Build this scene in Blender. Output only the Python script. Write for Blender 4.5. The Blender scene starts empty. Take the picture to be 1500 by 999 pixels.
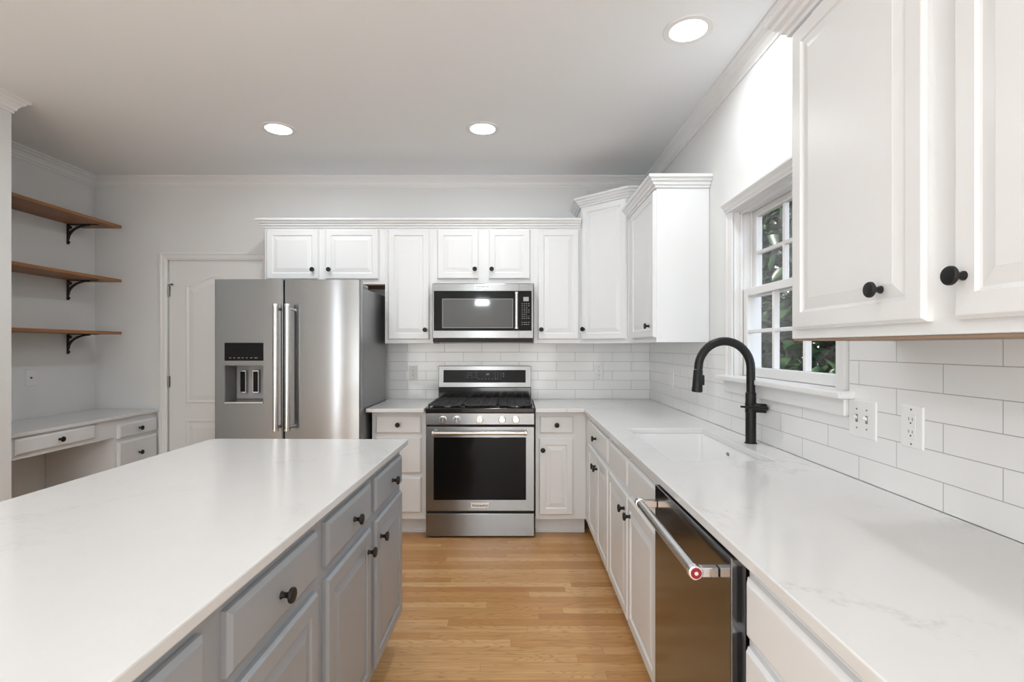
import bpy, bmesh, math, random
from mathutils import Vector, Matrix
R = math.radians
SC = bpy.context.scene
COL = SC.collection

# ------------------------------------------------------------------ camera, world, lights, exposure
F = 750.0
EYE = 1.341
cam_d = bpy.data.cameras.new('camera')
cam_d.sensor_fit = 'HORIZONTAL'
cam_d.sensor_width = 36.0
cam_d.lens = F / 1500 * 36.0
cam_d.shift_x = (750 - 755) / 1500.0
cam_d.shift_y = (508 - 499.5) / 1500.0
cam_d.clip_start = 0.02
cam = bpy.data.objects.new('camera', cam_d)
cam.location = (0, 0, EYE)
cam.rotation_euler = (R(90), 0, 0)
COL.objects.link(cam)
SC.camera = cam

SC.view_settings.view_transform = 'Standard'
SC.view_settings.look = 'None'
SC.view_settings.gamma = 1.0
SC.view_settings.use_curve_mapping = False
SC.view_settings.exposure = 0.67
SC.cycles.caustics_reflective = False
SC.cycles.caustics_refractive = False

w = bpy.data.worlds.new('world')
SC.world = w
w.use_nodes = True
wn = w.node_tree.nodes
bgn = wn['Background']
sky = wn.new('ShaderNodeTexSky')
sky.sky_type = 'NISHITA'
sky.sun_disc = False
sky.sun_elevation = R(48)
sky.sun_rotation = R(200)
hz = wn.new('ShaderNodeMix')          # hazy, whitish sky
hz.data_type = 'RGBA'
hz.inputs[0].default_value = 0.6
hz.inputs[7].default_value = (3.2, 3.35, 3.5, 1)
w.node_tree.links.new(sky.outputs[0], hz.inputs[6])
w.node_tree.links.new(hz.outputs[2], bgn.inputs[0])
bgn.inputs[1].default_value = 0.38

def area(name, loc, rot, sx, sy, power, col=(1, 1, 1), shape='RECTANGLE', spread=180):
    d = bpy.data.lights.new(name, 'AREA')
    d.shape = shape
    d.size = sx
    d.size_y = sy
    d.energy = power
    d.color = col
    d.spread = R(spread)
    o = bpy.data.objects.new(name, d)
    o.location = loc
    o.rotation_euler = rot
    COL.objects.link(o)
    return o

REAR = -3.0
REAR_W = 30
SIDE_W = 24
BULB = 270
# rear panel is added low fill; side strip is set to streak the refrigerator door
area('rear_fill', (-0.85, REAR - 0.16, 0.78), (R(90), 0, 0), 3.5, 1.25, REAR_W, (0.905, 0.965, 1.0))
area('side_daylight', (-2.825 - 0.012, -2.10, 1.25), (0, R(-90), 0), 2.2, 0.34, SIDE_W, (0.905, 0.965, 1.0))
sun_d = bpy.data.lights.new('sun', 'SUN')
sun_d.energy = 3.2
sun_d.angle = R(1.0)
sun_d.color = (1.0, 0.95, 0.86)
sun_o = bpy.data.objects.new('sun', sun_d)
sun_o.rotation_euler = Vector((0.35, 0.75, -1.25)).to_track_quat('-Z', 'Y').to_euler()
COL.objects.link(sun_o)
DOWNLIGHT_W = 3.6

# ------------------------------------------------------------------ materials
def mat(name, col=(0.8, 0.8, 0.8), rough=0.5, metal=0.0, spec=0.5, coat=0.0):
    m = bpy.data.materials.new(name)
    m.use_nodes = True
    b = m.node_tree.nodes['Principled BSDF']
    b.inputs['Base Color'].default_value = (*col, 1)
    b.inputs['Roughness'].default_value = rough
    b.inputs['Metallic'].default_value = metal
    b.inputs['Specular IOR Level'].default_value = spec
    b.inputs['Coat Weight'].default_value = coat
    return m

class NT:
    """small helper to wire node trees"""
    def __init__(s, m):
        s.t = m.node_tree
        s.b = s.t.nodes['Principled BSDF']
    def n(s, typ, **kw):
        x = s.t.nodes.new(typ)
        for k, v in kw.items():
            setattr(x, k, v)
        return x
    def l(s, a, b):
        s.t.links.new(a, b)
    def math(s, op, a, b=None, c=None):
        x = s.n('ShaderNodeMath', operation=op)
        for i, v in enumerate((a, b, c)):
            if v is None:
                continue
            if isinstance(v, (int, float)):
                x.inputs[i].default_value = v
            else:
                s.l(v, x.inputs[i])
        return x.outputs[0]
    def mix(s, fac, a, b):
        x = s.n('ShaderNodeMix', data_type='RGBA')
        if isinstance(fac, (int, float)):
            x.inputs[0].default_value = fac
        else:
            s.l(fac, x.inputs[0])
        for i, v in ((6, a), (7, b)):
            if isinstance(v, tuple):
                x.inputs[i].default_value = (*v, 1)
            else:
                s.l(v, x.inputs[i])
        return x.outputs[2]
    def ramp(s, fac, stops):
        x = s.n('ShaderNodeValToRGB')
        e = x.color_ramp.elements
        while len(e) < len(stops):
            e.new(0.5)
        for i, (p, c) in enumerate(stops):
            e[i].position = p
            e[i].color = (*c, 1) if isinstance(c, tuple) else (c, c, c, 1)
        s.l(fac, x.inputs[0])
        return x.outputs[0]
    def coord(s, which='Object'):
        return s.n('ShaderNodeTexCoord').outputs[which]
    def mapping(s, v, scale=(1, 1, 1), loc=(0, 0, 0), rot=(0, 0, 0)):
        x = s.n('ShaderNodeMapping')
        x.inputs['Scale'].default_value = scale
        x.inputs['Location'].default_value = loc
        x.inputs['Rotation'].default_value = rot
        s.l(v, x.inputs[0])
        return x.outputs[0]
    def noise(s, v, scale, detail=4, rough=0.5, dist=0.0):
        x = s.n('ShaderNodeTexNoise')
        x.inputs['Scale'].default_value = scale
        x.inputs['Detail'].default_value = detail
        x.inputs['Roughness'].default_value = rough
        x.inputs['Distortion'].default_value = dist
        s.l(v, x.inputs['Vector'])
        return x.outputs['Fac']
    def bump(s, h, strength, dist=0.001):
        x = s.n('ShaderNodeBump')
        x.inputs['Strength'].default_value = strength
        x.inputs['Distance'].default_value = dist
        s.l(h, x.inputs['Height'])
        s.l(x.outputs[0], s.b.inputs['Normal'])

def paint(name, col, rough, bump=0.05, scale=220):
    m = mat(name, col, rough)
    t = NT(m)
    nz = t.noise(t.coord(), scale, 3)
    t.bump(nz, bump, 0.0006)
    big = t.noise(t.coord(), 1.3, 2)
    t.l(t.mix(big, tuple(c * 0.985 for c in col), tuple(min(1, c * 1.015) for c in col)), t.b.inputs['Base Color'])
    return m

M = {}
M['wall'] = paint('wall_paint', (0.80, 0.805, 0.80), 0.6, 0.12, 160)
M['ceiling'] = paint('ceiling_paint', (0.905, 0.925, 0.94), 0.75, 0.12, 120)
M['white'] = paint('white_cabinet_paint', (0.815, 0.825, 0.835), 0.32, 0.05)
M['trim'] = paint('white_trim_paint', (0.84, 0.835, 0.83), 0.38, 0.04)
M['grey'] = paint('grey_cabinet_paint', (0.36, 0.378, 0.402), 0.34, 0.05)
M['black'] = mat('matte_black_metal', (0.009, 0.0088, 0.0085), 0.42, 0.0, 0.32)
M['iron'] = mat('black_iron', (0.012, 0.011, 0.010), 0.55)
M['castiron'] = mat('cast_iron', (0.02, 0.02, 0.021), 0.5)
M['enamel'] = mat('black_enamel', (0.008, 0.008, 0.008), 0.12, 0, 0.5, 0.3)
M['blackglass'] = mat('black_glass', (0.006, 0.006, 0.006), 0.05, 0, 0.16)
M['display'] = mat('black_display', (0.008, 0.008, 0.009), 0.12, 0, 0.16)
M['plasticgrey'] = mat('grey_plastic', (0.22, 0.22, 0.225), 0.4)
M['backgrey'] = mat('pale_grey_plastic', (0.36, 0.36, 0.36), 0.35)
M['mark'] = mat('pale_print', (0.30, 0.30, 0.30), 0.5)
M['dimmark'] = mat('dim_print', (0.16, 0.16, 0.16), 0.5)
M['plate'] = mat('white_plastic_plate', (0.84, 0.84, 0.83), 0.3)
M['slot'] = mat('dark_slot', (0.05, 0.05, 0.05), 0.6)
M['red'] = mat('red_medallion', (0.30, 0.008, 0.02), 0.3)
M['nickel'] = mat('worn_nickel', (0.30, 0.30, 0.29), 0.4, 1.0)
M['chrome'] = mat('polished_steel', (0.80, 0.80, 0.80), 0.13, 1.0)
M['badge'] = mat('badge_steel', (0.88, 0.87, 0.85), 0.35, 0.6)
M['ink'] = mat('badge_ink', (0.05, 0.05, 0.05), 0.5)
M['sink'] = mat('white_sink_ceramic', (0.86, 0.86, 0.855), 0.12, 0, 0.5, 0.3)
M['gap'] = mat('dark_rubber_gap_shade', (0.015, 0.015, 0.015), 0.7)  # rubber parts, and near-black shade painted into gaps between panels
M['rawwood'] = mat('raw_plywood', (0.32, 0.22, 0.15), 0.7)

def steel(name, col, rough, aniso=0.9, streak=0.06, axis='x'):
    m = mat(name, col, rough, 1.0)
    t = NT(m)
    uv = t.n('ShaderNodeUVMap', uv_map='box')
    sc = (1.5, 900, 1) if axis == 'x' else (900, 1.5, 1)
    nz = t.noise(t.mapping(uv.outputs[0], sc), 1.0, 2)
    t.l(t.mix(nz, tuple(c * (1 - streak) for c in col), tuple(c * (1 + streak) for c in col)), t.b.inputs['Base Color'])
    t.b.inputs['Anisotropic'].default_value = aniso
    t.b.inputs['Anisotropic Rotation'].default_value = 0.25 if axis == 'x' else 0.0
    tg = t.n('ShaderNodeTangent', direction_type='UV_MAP', uv_map='box')
    t.l(tg.outputs[0], t.b.inputs['Tangent'])
    return m
M['steel'] = steel('brushed_steel', (0.285, 0.29, 0.295), 0.27)
M['steelfridge'] = steel('brushed_steel_doors', (0.315, 0.322, 0.33), 0.20)
M['steeldark'] = steel('dark_brushed_steel', (0.20, 0.203, 0.21), 0.14, 0.6)
M['steelside'] = mat('fridge_side_panel', (0.27, 0.27, 0.275), 0.28, 0.7)
M['steelbar'] = mat('satin_steel_bar', (0.70, 0.69, 0.68), 0.24, 1.0)

# quartz
def quartz():
    m = mat('white_quartz', (0.8, 0.8, 0.79), 0.15, 0, 0.42)
    t = NT(m)
    c = t.coord()
    warp = t.n('ShaderNodeTexNoise')
    warp.inputs['Scale'].default_value = 2.2
    warp.inputs['Detail'].default_value = 5
    t.l(c, warp.inputs['Vector'])
    add = t.n('ShaderNodeVectorMath', operation='MULTIPLY_ADD')
    t.l(warp.outputs['Color'], add.inputs[0])
    add.inputs[1].default_value = (0.7, 0.7, 0.7)
    t.l(c, add.inputs[2])
    n1 = t.noise(add.outputs[0], 2.6, 8, 0.62)
    vein = t.math('ABSOLUTE', t.math('SUBTRACT', n1, 0.5))
    v = t.ramp(vein, [(0.0, 1.0), (0.03, 0.0)])
    patch = t.ramp(t.noise(c, 1.7, 3), [(0.45, 0.0), (0.65, 1.0)])
    speck = t.ramp(t.noise(c, 60, 3), [(0.35, 0.0), (0.7, 1.0)])
    f = t.math('MULTIPLY', t.math('MULTIPLY', v, patch), t.math('MULTIPLY', speck, 0.75))
    base = t.mix(t.noise(c, 9, 5), (0.755, 0.752, 0.745), (0.79, 0.788, 0.784))
    t.l(t.mix(f, base, (0.50, 0.47, 0.45)), t.b.inputs['Base Color'])
    return m
M['quartz'] = quartz()

# oak strip floor, boards along X
def oak_floor():
    m = mat('oak_strip_floor', (0.6, 0.4, 0.2), 0.27, 0, 0.45)
    t = NT(m)
    sep = t.n('ShaderNodeSeparateXYZ')
    t.l(t.coord(), sep.inputs[0])
    W, L = 0.0572, 1.05
    ry = t.math('DIVIDE', sep.outputs[1], W)
    row = t.math('FLOOR', ry)
    wn1 = t.n('ShaderNodeTexWhiteNoise', noise_dimensions='1D')
    t.l(row, wn1.inputs['W'])
    rx = t.math('ADD', t.math('DIVIDE', sep.outputs[0], L), t.math('MULTIPLY', wn1.outputs['Value'], 7.0))
    col = t.math('FLOOR', rx)
    comb = t.n('ShaderNodeCombineXYZ')
    t.l(row, comb.inputs[0]); t.l(col, comb.inputs[1])
    wn2 = t.n('ShaderNodeTexWhiteNoise', noise_dimensions='2D')
    t.l(comb.outputs[0], wn2.inputs['Vector'])
    rnd = wn2.outputs['Value']
    # grain coordinates, shifted per board
    gx = t.math('ADD', sep.outputs[0], t.math('MULTIPLY', rnd, 31.0))
    gy = t.math('ADD', sep.outputs[1], t.math('MULTIPLY', rnd, 17.0))
    gc = t.n('ShaderNodeCombineXYZ')
    t.l(t.math('MULTIPLY', gx, 2.2), gc.inputs[0]); t.l(t.math('MULTIPLY', gy, 38.0), gc.inputs[1])
    g1 = t.noise(gc.outputs[0], 1.6, 6, 0.6, 0.6)
    gc2 = t.n('ShaderNodeCombineXYZ')
    t.l(t.math('MULTIPLY', gx, 5.0), gc2.inputs[0]); t.l(t.math('MULTIPLY', gy, 300.0), gc2.inputs[1])
    g2 = t.noise(gc2.outputs[0], 1.0, 3, 0.6)
    # cathedral figure
    gc3 = t.n('ShaderNodeCombineXYZ')
    t.l(t.math('MULTIPLY', gx, 1.0), gc3.inputs[0]); t.l(t.math('MULTIPLY', gy, 9.0), gc3.inputs[1])
    big = t.noise(gc3.outputs[0], 1.3, 2, 0.4)
    rings = t.math('FRACT', t.math('MULTIPLY', big, 22.0))
    rings = t.math('ABSOLUTE', t.math('SUBTRACT', rings, 0.5))
    base = t.ramp(rnd, [(0.0, (0.56, 0.275, 0.100)), (0.35, (0.66, 0.350, 0.138)), (0.7, (0.76, 0.455, 0.205)), (1.0, (0.84, 0.545, 0.27))])
    c1 = t.mix(t.ramp(g1, [(0.35, 0.0), (0.7, 0.5)]), base, (0.52, 0.26, 0.095))
    c2 = t.mix(t.ramp(g2, [(0.5, 0.0), (0.75, 0.36)]), c1, (0.38, 0.185, 0.068))
    c3 = t.mix(t.ramp(rings, [(0.0, 0.5), (0.2, 0.0)]), c2, (0.40, 0.19, 0.065))
    # seams
    fy = t.math('FRACT', ry)
    ey = t.math('MINIMUM', fy, t.math('SUBTRACT', 1.0, fy))
    fx = t.math('FRACT', rx)
    ex = t.math('MULTIPLY', t.math('MINIMUM', fx, t.math('SUBTRACT', 1.0, fx)), L / W)
    e = t.math('MINIMUM', ey, ex)
    seam = t.ramp(e, [(0.0, 1.0), (0.022, 0.0)])
    c4 = t.mix(t.math('MULTIPLY', seam, 0.6), c3, (0.20, 0.09, 0.03))
    t.l(c4, t.b.inputs['Base Color'])
    t.l(t.math('ADD', 0.24, t.math('MULTIPLY', g1, 0.12)), t.b.inputs['Roughness'])
    t.bump(t.math('SUBTRACT', t.math('MULTIPLY', g2, 0.15), seam), 0.25, 0.0008)
    return m
M['oak'] = oak_floor()

def shelf_wood():
    m = mat('stained_wood_shelf', (0.4, 0.2, 0.08), 0.45)
    t = NT(m)
    c = t.coord()
    g = t.noise(t.mapping(c, (34, 1.6, 34)), 1.0, 6, 0.6, 0.8)
    g2 = t.noise(t.mapping(c, (190, 4, 190)), 1.0, 3)
    a = t.ramp(g, [(0.3, (0.21, 0.083, 0.026)), (0.55, (0.33, 0.142, 0.047)), (0.8, (0.43, 0.205, 0.075))])
    t.l(t.mix(t.ramp(g2, [(0.45, 0.0), (0.8, 0.5)]), a, (0.16, 0.06, 0.02)), t.b.inputs['Base Color'])
    return m
M['shelf'] = shelf_wood()

def tile(name, axis, length, u0, z0=0.914, row=0.0765):
    m = mat(name, (0.84, 0.84, 0.835), 0.09, 0, 0.5)
    t = NT(m)
    sep = t.n('ShaderNodeSeparateXYZ')
    t.l(t.coord(), sep.inputs[0])
    comb = t.n('ShaderNodeCombineXYZ')
    t.l(t.math('SUBTRACT', sep.outputs[axis], u0), comb.inputs[0])
    t.l(t.math('SUBTRACT', sep.outputs[2], z0), comb.inputs[1])
    br = t.n('ShaderNodeTexBrick')
    br.offset = 0.5
    br.offset_frequency = 2
    br.squash = 1.0
    t.l(comb.outputs[0], br.inputs['Vector'])
    br.inputs['Scale'].default_value = 1.0
    br.inputs['Brick Width'].default_value = length
    br.inputs['Row Height'].default_value = row
    br.inputs['Mortar Size'].default_value = 0.0013
    br.inputs['Mortar Smooth'].default_value = 0.15
    br.inputs['Color1'].default_value = (0.85, 0.85, 0.845, 1)
    br.inputs['Color2'].default_value = (0.835, 0.835, 0.83, 1)
    br.inputs['Mortar'].default_value = (0.42, 0.42, 0.415, 1)
    t.l(br.outputs['Color'], t.b.inputs['Base Color'])
    t.l(t.math('ADD', 0.09, t.math('MULTIPLY', br.outputs['Fac'], 0.6)), t.b.inputs['Roughness'])
    wav = t.noise(t.coord(), 9.0, 1)
    t.bump(t.math('ADD', t.math('MULTIPLY', br.outputs['Fac'], -1.0), t.math('MULTIPLY', wav, 0.8)), 0.5, 0.0012)
    return m
M['tile_back'] = tile('white_subway_tile', 0, 0.306, 0.031)
M['tile_right'] = tile('white_subway_tile_side', 1, 0.324, 1.482)

def glass():
    m = bpy.data.materials.new('window_glass')
    m.use_nodes = True
    nt = m.node_tree
    for n in list(nt.nodes):
        nt.nodes.remove(n)
    out = nt.nodes.new('ShaderNodeOutputMaterial')
    mx = nt.nodes.new('ShaderNodeMixShader')
    tr = nt.nodes.new('ShaderNodeBsdfTransparent')
    gl = nt.nodes.new('ShaderNodeBsdfGlossy')
    gl.inputs['Roughness'].default_value = 0.02
    fr = nt.nodes.new('ShaderNodeFresnel')
    geo = nt.nodes.new('ShaderNodeNewGeometry')     # thin pane: same reflectance on both of its faces
    mr = nt.nodes.new('ShaderNodeMapRange')
    mr.inputs['To Min'].default_value = 1.45
    mr.inputs['To Max'].default_value = 1 / 1.45
    nt.links.new(geo.outputs['Backfacing'], mr.inputs['Value'])
    nt.links.new(mr.outputs[0], fr.inputs['IOR'])
    nt.links.new(fr.outputs[0], mx.inputs[0])
    nt.links.new(tr.outputs[0], mx.inputs[1])
    nt.links.new(gl.outputs[0], mx.inputs[2])
    nt.links.new(mx.outputs[0], out.inputs[0])
    return m
M['glass'] = glass()

def emis(name, col, s):
    m = mat(name, (0.9, 0.9, 0.9), 0.5)
    b = m.node_tree.nodes['Principled BSDF']
    b.inputs['Emission Color'].default_value = (*col, 1)
    b.inputs['Emission Strength'].default_value = s
    return m
M['lamp'] = emis('lit_lens', (1.0, 0.985, 0.96), 6.0)
M['bulb'] = emis('lit_bulb', (0.905, 0.965, 1.0), BULB)

def leafmat(name, a, b):
    m = mat(name, a, 0.35)
    t = NT(m)
    oi = t.noise(t.coord(), 5.0, 2)
    t.l(t.mix(t.ramp(oi, [(0.3, 0.0), (0.7, 1.0)]), a, b), t.b.inputs['Base Color'])
    return m
M['leaf'] = leafmat('glossy_green_leaf', (0.016, 0.045, 0.022), (0.05, 0.105, 0.04))
M['leaf2'] = leafmat('brownish_green_leaf', (0.022, 0.04, 0.02), (0.075, 0.065, 0.035))
M['bark'] = mat('grey_brown_bark', (0.08, 0.06, 0.045), 0.85)
M['soil'] = mat('leaf_litter_ground', (0.06, 0.05, 0.03), 0.9)

# ------------------------------------------------------------------ mesh helpers
class MB:
    def __init__(s):
        s.bm = bmesh.new()
    def _bevel(s, edges, b, seg=1):
        if b > 0:
            bmesh.ops.bevel(s.bm, geom=edges, offset=b, segments=seg, profile=0.5, affect='EDGES', clamp_overlap=True)
    def box(s, x0, x1, y0, y1, z0, z1, b=0.0, seg=1):
        x0, x1 = min(x0, x1), max(x0, x1); y0, y1 = min(y0, y1), max(y0, y1); z0, z1 = min(z0, z1), max(z0, z1)
        v = [s.bm.verts.new((x, y, z)) for z in (z0, z1) for y in (y0, y1) for x in (x0, x1)]
        fs = [s.bm.faces.new([v[i] for i in q]) for q in ((0, 2, 3, 1), (4, 5, 7, 6), (0, 1, 5, 4), (2, 6, 7, 3), (0, 4, 6, 2), (1, 3, 7, 5))]
        s._bevel(list({e for f in fs for e in f.edges}), b, seg)
        return s
    def prism(s, pts, z0, z1, b=0.0, seg=1):
        """polygon in XY (counter-clockwise) extruded in Z"""
        lo = [s.bm.verts.new((p[0], p[1], z0)) for p in pts]
        hi = [s.bm.verts.new((p[0], p[1], z1)) for p in pts]
        n = len(pts)
        fs = [s.bm.faces.new(list(reversed(lo))), s.bm.faces.new(hi)]
        for i in range(n):
            s.bm.faces.new([lo[i], lo[(i + 1) % n], hi[(i + 1) % n], hi[i]])
        if b:
            s._bevel(list(set(fs[1].edges) | set(fs[0].edges)), b, seg)
        return s
    def extr(s, pts, fn):
        """polygon pts mapped by fn(p, t) for t=0,1"""
        a = [s.bm.verts.new(fn(p, 0)) for p in pts]
        c = [s.bm.verts.new(fn(p, 1)) for p in pts]
        n = len(pts)
        s.bm.faces.new(list(reversed(a))); s.bm.faces.new(c)
        for i in range(n):
            s.bm.faces.new([a[i], a[(i + 1) % n], c[(i + 1) % n], c[i]])
        return s
    def cells(s, xs, ys, inside, z0, z1, b=0.0):
        """slab made of a grid of cells, bevelled along its sharp edges"""
        vs = {}
        def V(i, j):
            if (i, j) not in vs:
                vs[(i, j)] = s.bm.verts.new((xs[i], ys[j], z1))
            return vs[(i, j)]
        fs = []
        for i in range(len(xs) - 1):
            for j in range(len(ys) - 1):
                if inside(i, j):
                    fs.append(s.bm.faces.new([V(i, j), V(i + 1, j), V(i + 1, j + 1), V(i, j + 1)]))
        r = bmesh.ops.extrude_face_region(s.bm, geom=fs, use_keep_orig=True)
        nv = [g for g in r['geom'] if isinstance(g, bmesh.types.BMVert)]
        for v in nv:
            v.co.z = z0
        bmesh.ops.recalc_face_normals(s.bm, faces=s.bm.faces[:])
        if b:
            ed = [e for e in s.bm.edges if len(e.link_faces) == 2 and e.calc_face_angle(0) > 1.0]
            s._bevel(ed, b, 2)
        return s
    def lathe(s, prof, origin=(0, 0, 0), axis='z', n=24, cap=True):
        """prof: list of (radius, height) along axis"""
        ox, oy, oz = origin
        rings = []
        for r, h in prof:
            ring = []
            for k in range(n):
                a = 2 * math.pi * k / n
                c, d = r * math.cos(a), r * math.sin(a)
                p = {'z': (c, d, h), '-y': (c, -h, d), '-x': (-h, d, c), 'x': (h, c, d), 'y': (c, h, d)}[axis]
                ring.append(s.bm.verts.new((ox + p[0], oy + p[1], oz + p[2])))
            rings.append(ring)
        fl = []
        for a, b_ in zip(rings, rings[1:]):
            for k in range(n):
                fl.append(s.bm.faces.new([a[k], a[(k + 1) % n], b_[(k + 1) % n], b_[k]]))
        if cap:
            fl.append(s.bm.faces.new(rings[0])); fl.append(s.bm.faces.new(rings[-1]))
        bmesh.ops.recalc_face_normals(s.bm, faces=fl)
        return s
    def tube(s, pts, rad, n=16, cap=True):
        pts = [Vector(p) for p in pts]
        rads = rad if isinstance(rad, (list, tuple)) else [rad] * len(pts)
        rings = []
        up = None
        for i, p in enumerate(pts):
            d = (pts[min(i + 1, len(pts) - 1)] - pts[max(i - 1, 0)]).normalized()
            if up is None:
                up = Vector((0, 0, 1)) if abs(d.z) < 0.9 else Vector((0, 1, 0))
            a = d.cross(up)
            if a.length < 1e-6:
                a = d.cross(Vector((1, 0, 0)))
            a.normalize()
            b_ = a.cross(d).normalized()
            up = b_
            rings.append([s.bm.verts.new(p + (a * math.cos(2 * math.pi * k / n) + b_ * math.sin(2 * math.pi * k / n)) * rads[i]) for k in range(n)])
        fl = []
        for a, b_ in zip(rings, rings[1:]):
            for k in range(n):
                fl.append(s.bm.faces.new([a[k], a[(k + 1) % n], b_[(k + 1) % n], b_[k]]))
        if cap:
            fl.append(s.bm.faces.new(rings[0])); fl.append(s.bm.faces.new(rings[-1]))
        bmesh.ops.recalc_face_normals(s.bm, faces=fl)
        return s
    def sweep(s, path, prof, z):
        """profile (out, dz) swept along an XY path; out is to the right of travel, corners mitred"""
        P = [Vector(p) for p in path]
        dirs = [(b_ - a).normalized() for a, b_ in zip(P, P[1:])]
        nrm = [Vector((d.y, -d.x)) for d in dirs]
        rings = []
        for i, p in enumerate(P):
            if i == 0:
                mv = nrm[0]
            elif i == len(P) - 1:
                mv = nrm[-1]
            else:
                q = nrm[i - 1] + nrm[i]
                mv = q / (q.dot(nrm[i]))
            rings.append([s.bm.verts.new((p.x + mv.x * o, p.y + mv.y * o, z + h)) for o, h in prof])
        n = len(prof)
        fl = []
        for a, b_ in zip(rings, rings[1:]):
            for k in range(n):
                fl.append(s.bm.faces.new([a[k], a[(k + 1) % n], b_[(k + 1) % n], b_[k]]))
        fl.append(s.bm.faces.new(rings[0])); fl.append(s.bm.faces.new(rings[-1]))
        bmesh.ops.recalc_face_normals(s.bm, faces=fl)
        return s
    def rings(s, x0, x1, z0, z1, steps, back=True):
        """nested rectangles in the local XZ plane: steps of (inset, y); closes front (and back)"""
        prev = None
        for ins, y in steps:
            cur = [s.bm.verts.new(p) for p in ((x0 + ins, y, z0 + ins), (x1 - ins, y, z0 + ins), (x1 - ins, y, z1 - ins), (x0 + ins, y, z1 - ins))]
            if prev is None:
                if back:
                    s.bm.faces.new(list(reversed(cur)))
            else:
                for k in range(4):
                    s.bm.faces.new([prev[k], prev[(k + 1) % 4], cur[(k + 1) % 4], cur[k]])
            prev = cur
        s.bm.faces.new(prev)
        return s
    def xf(s, mtx):
        s.bm.transform(mtx)
        return s
    def build(s, name, m, parent=None, smooth=False, angle=35):
        bm = s.bm
        me = bpy.data.meshes.new(name)
        uvl = bm.loops.layers.uv.new('box')
        bm.normal_update()
        for f in bm.faces:
            nx, ny, nz = (abs(c) for c in f.normal)
            for lp in f.loops:
                c = lp.vert.co
                if nz >= nx and nz >= ny:
                    lp[uvl].uv = (c.x, c.y)
                elif ny >= nx:
                    lp[uvl].uv = (c.x, c.z)
                else:
                    lp[uvl].uv = (c.y, c.z)
            f.smooth = smooth
        if smooth:
            for e in bm.edges:
                if len(e.link_faces) == 2 and e.calc_face_angle(0) > R(angle):
                    e.smooth = False
        bm.to_mesh(me)
        bm.free()
        me.materials.append(M[m] if isinstance(m, str) else m)
        o = bpy.data.objects.new(name, me)
        COL.objects.link(o)
        if parent is not None:
            o.parent = parent
        return o

def tag(o, label=None, cat=None, group=None, kind=None):
    if label: o['label'] = label
    if cat: o['category'] = cat
    if group: o['group'] = group
    if kind: o['kind'] = kind
    return o

def empty(name, loc, rz, label, cat, group=None, kind=None):
    o = bpy.data.objects.new(name, None)
    o.empty_display_size = 0.1
    o.location = loc
    o.rotation_euler = (0, 0, rz)
    COL.objects.link(o)
    return tag(o, label, cat, group, kind)

def put(mesh, name, loc, parent, rot=(0, 0, 0)):
    o = bpy.data.objects.new(name, mesh)
    o.location = loc
    o.rotation_euler = rot
    o.parent = parent
    COL.objects.link(o)
    return o

def text(s, size, m, parent, loc, rot, name='lettering', depth=0.0004, bold=0.0):
    cu = bpy.data.curves.new('tmp', 'FONT')
    cu.body = s
    cu.size = size
    cu.extrude = depth
    cu.offset = bold
    cu.align_x = 'CENTER'
    cu.align_y = 'CENTER'
    to = bpy.data.objects.new('tmp', cu)
    COL.objects.link(to)
    dg = bpy.context.evaluated_depsgraph_get()
    me = bpy.data.meshes.new_from_object(to.evaluated_get(dg))
    me.name = name
    bpy.data.objects.remove(to)
    bpy.data.curves.remove(cu)
    me.materials.clear()
    me.materials.append(M[m])
    o = bpy.data.objects.new(name, me)
    o.location = loc
    o.rotation_euler = rot
    o.parent = parent
    COL.objects.link(o)
    return o

# shared pull knob: round flat head on a flared stem, pointing along -y
_kb = MB()
_kb.lathe([(0.0085, 0.0), (0.0085, 0.002), (0.0062, 0.006), (0.0062, 0.013), (0.009, 0.018), (0.0155, 0.0205), (0.0172, 0.0225), (0.0172, 0.0265), (0.0155, 0.029), (0.012, 0.0298), (0.0, 0.030)][:-1], axis='-y', n=28)
_ko = _kb.build('knob', 'black', None, True, 40)
KNOB = _ko.data
bpy.data.objects.remove(_ko)

DOOR_STEPS = [(0, 0), (0, -0.011), (0.003, -0.0135), (0.007, -0.0185), (0.009, -0.019), (0.046, -0.019), (0.049, -0.0135), (0.054, -0.012), (0.082, -0.0178), (0.084, -0.0185)]
FLAT_STEPS = [(0, 0), (0, -0.0115), (0.003, -0.0135), (0.010, -0.0185), (0.013, -0.019)]

def door(parent, m, x0, x1, z0, z1, kx=None, kz=None, name='door'):
    d = MB().rings(x0, x1, z0, z1, DOOR_STEPS).build(name, m, parent)
    if kx is not None:
        put(KNOB, 'knob', (kx, -0.019, kz), d)
    return d

def drawer(parent, m, x0, x1, z0, z1, knob=True, kx=None, kz=None, name='drawer'):
    d = MB().rings(x0, x1, z0, z1, FLAT_STEPS).build(name, m, parent)
    if knob:
        put(KNOB, 'knob', ((x0 + x1) / 2 if kx is None else kx, -0.019, (z0 + z1) / 2 if kz is None else kz), d)
    return d

CT = 0.914       # countertop height
CTH = 0.026

# ------------------------------------------------------------------ room
CEIL = 2.735
BY = 4.213       # back wall
RX = 1.112       # right wall
LX = -2.825      # left wall (near part)
AX = -3.46       # alcove wall
AY = 2.87        # where the near left wall ends
T = 0.14

def struct(name, mb, m, parent=None, label=None):
    o = mb.build(name, m, parent)
    o['kind'] = 'structure'
    if label: o['label'] = label
    return o

struct('floor', MB().box(AX - T, RX + T, REAR - T, BY + T, -0.1, 0.0), 'oak', label='honey oak strip floor with boards running left to right')
struct('ceiling', MB().box(AX - T, RX + T, REAR - T, BY + T, CEIL, CEIL + 0.1), 'ceiling')
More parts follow.
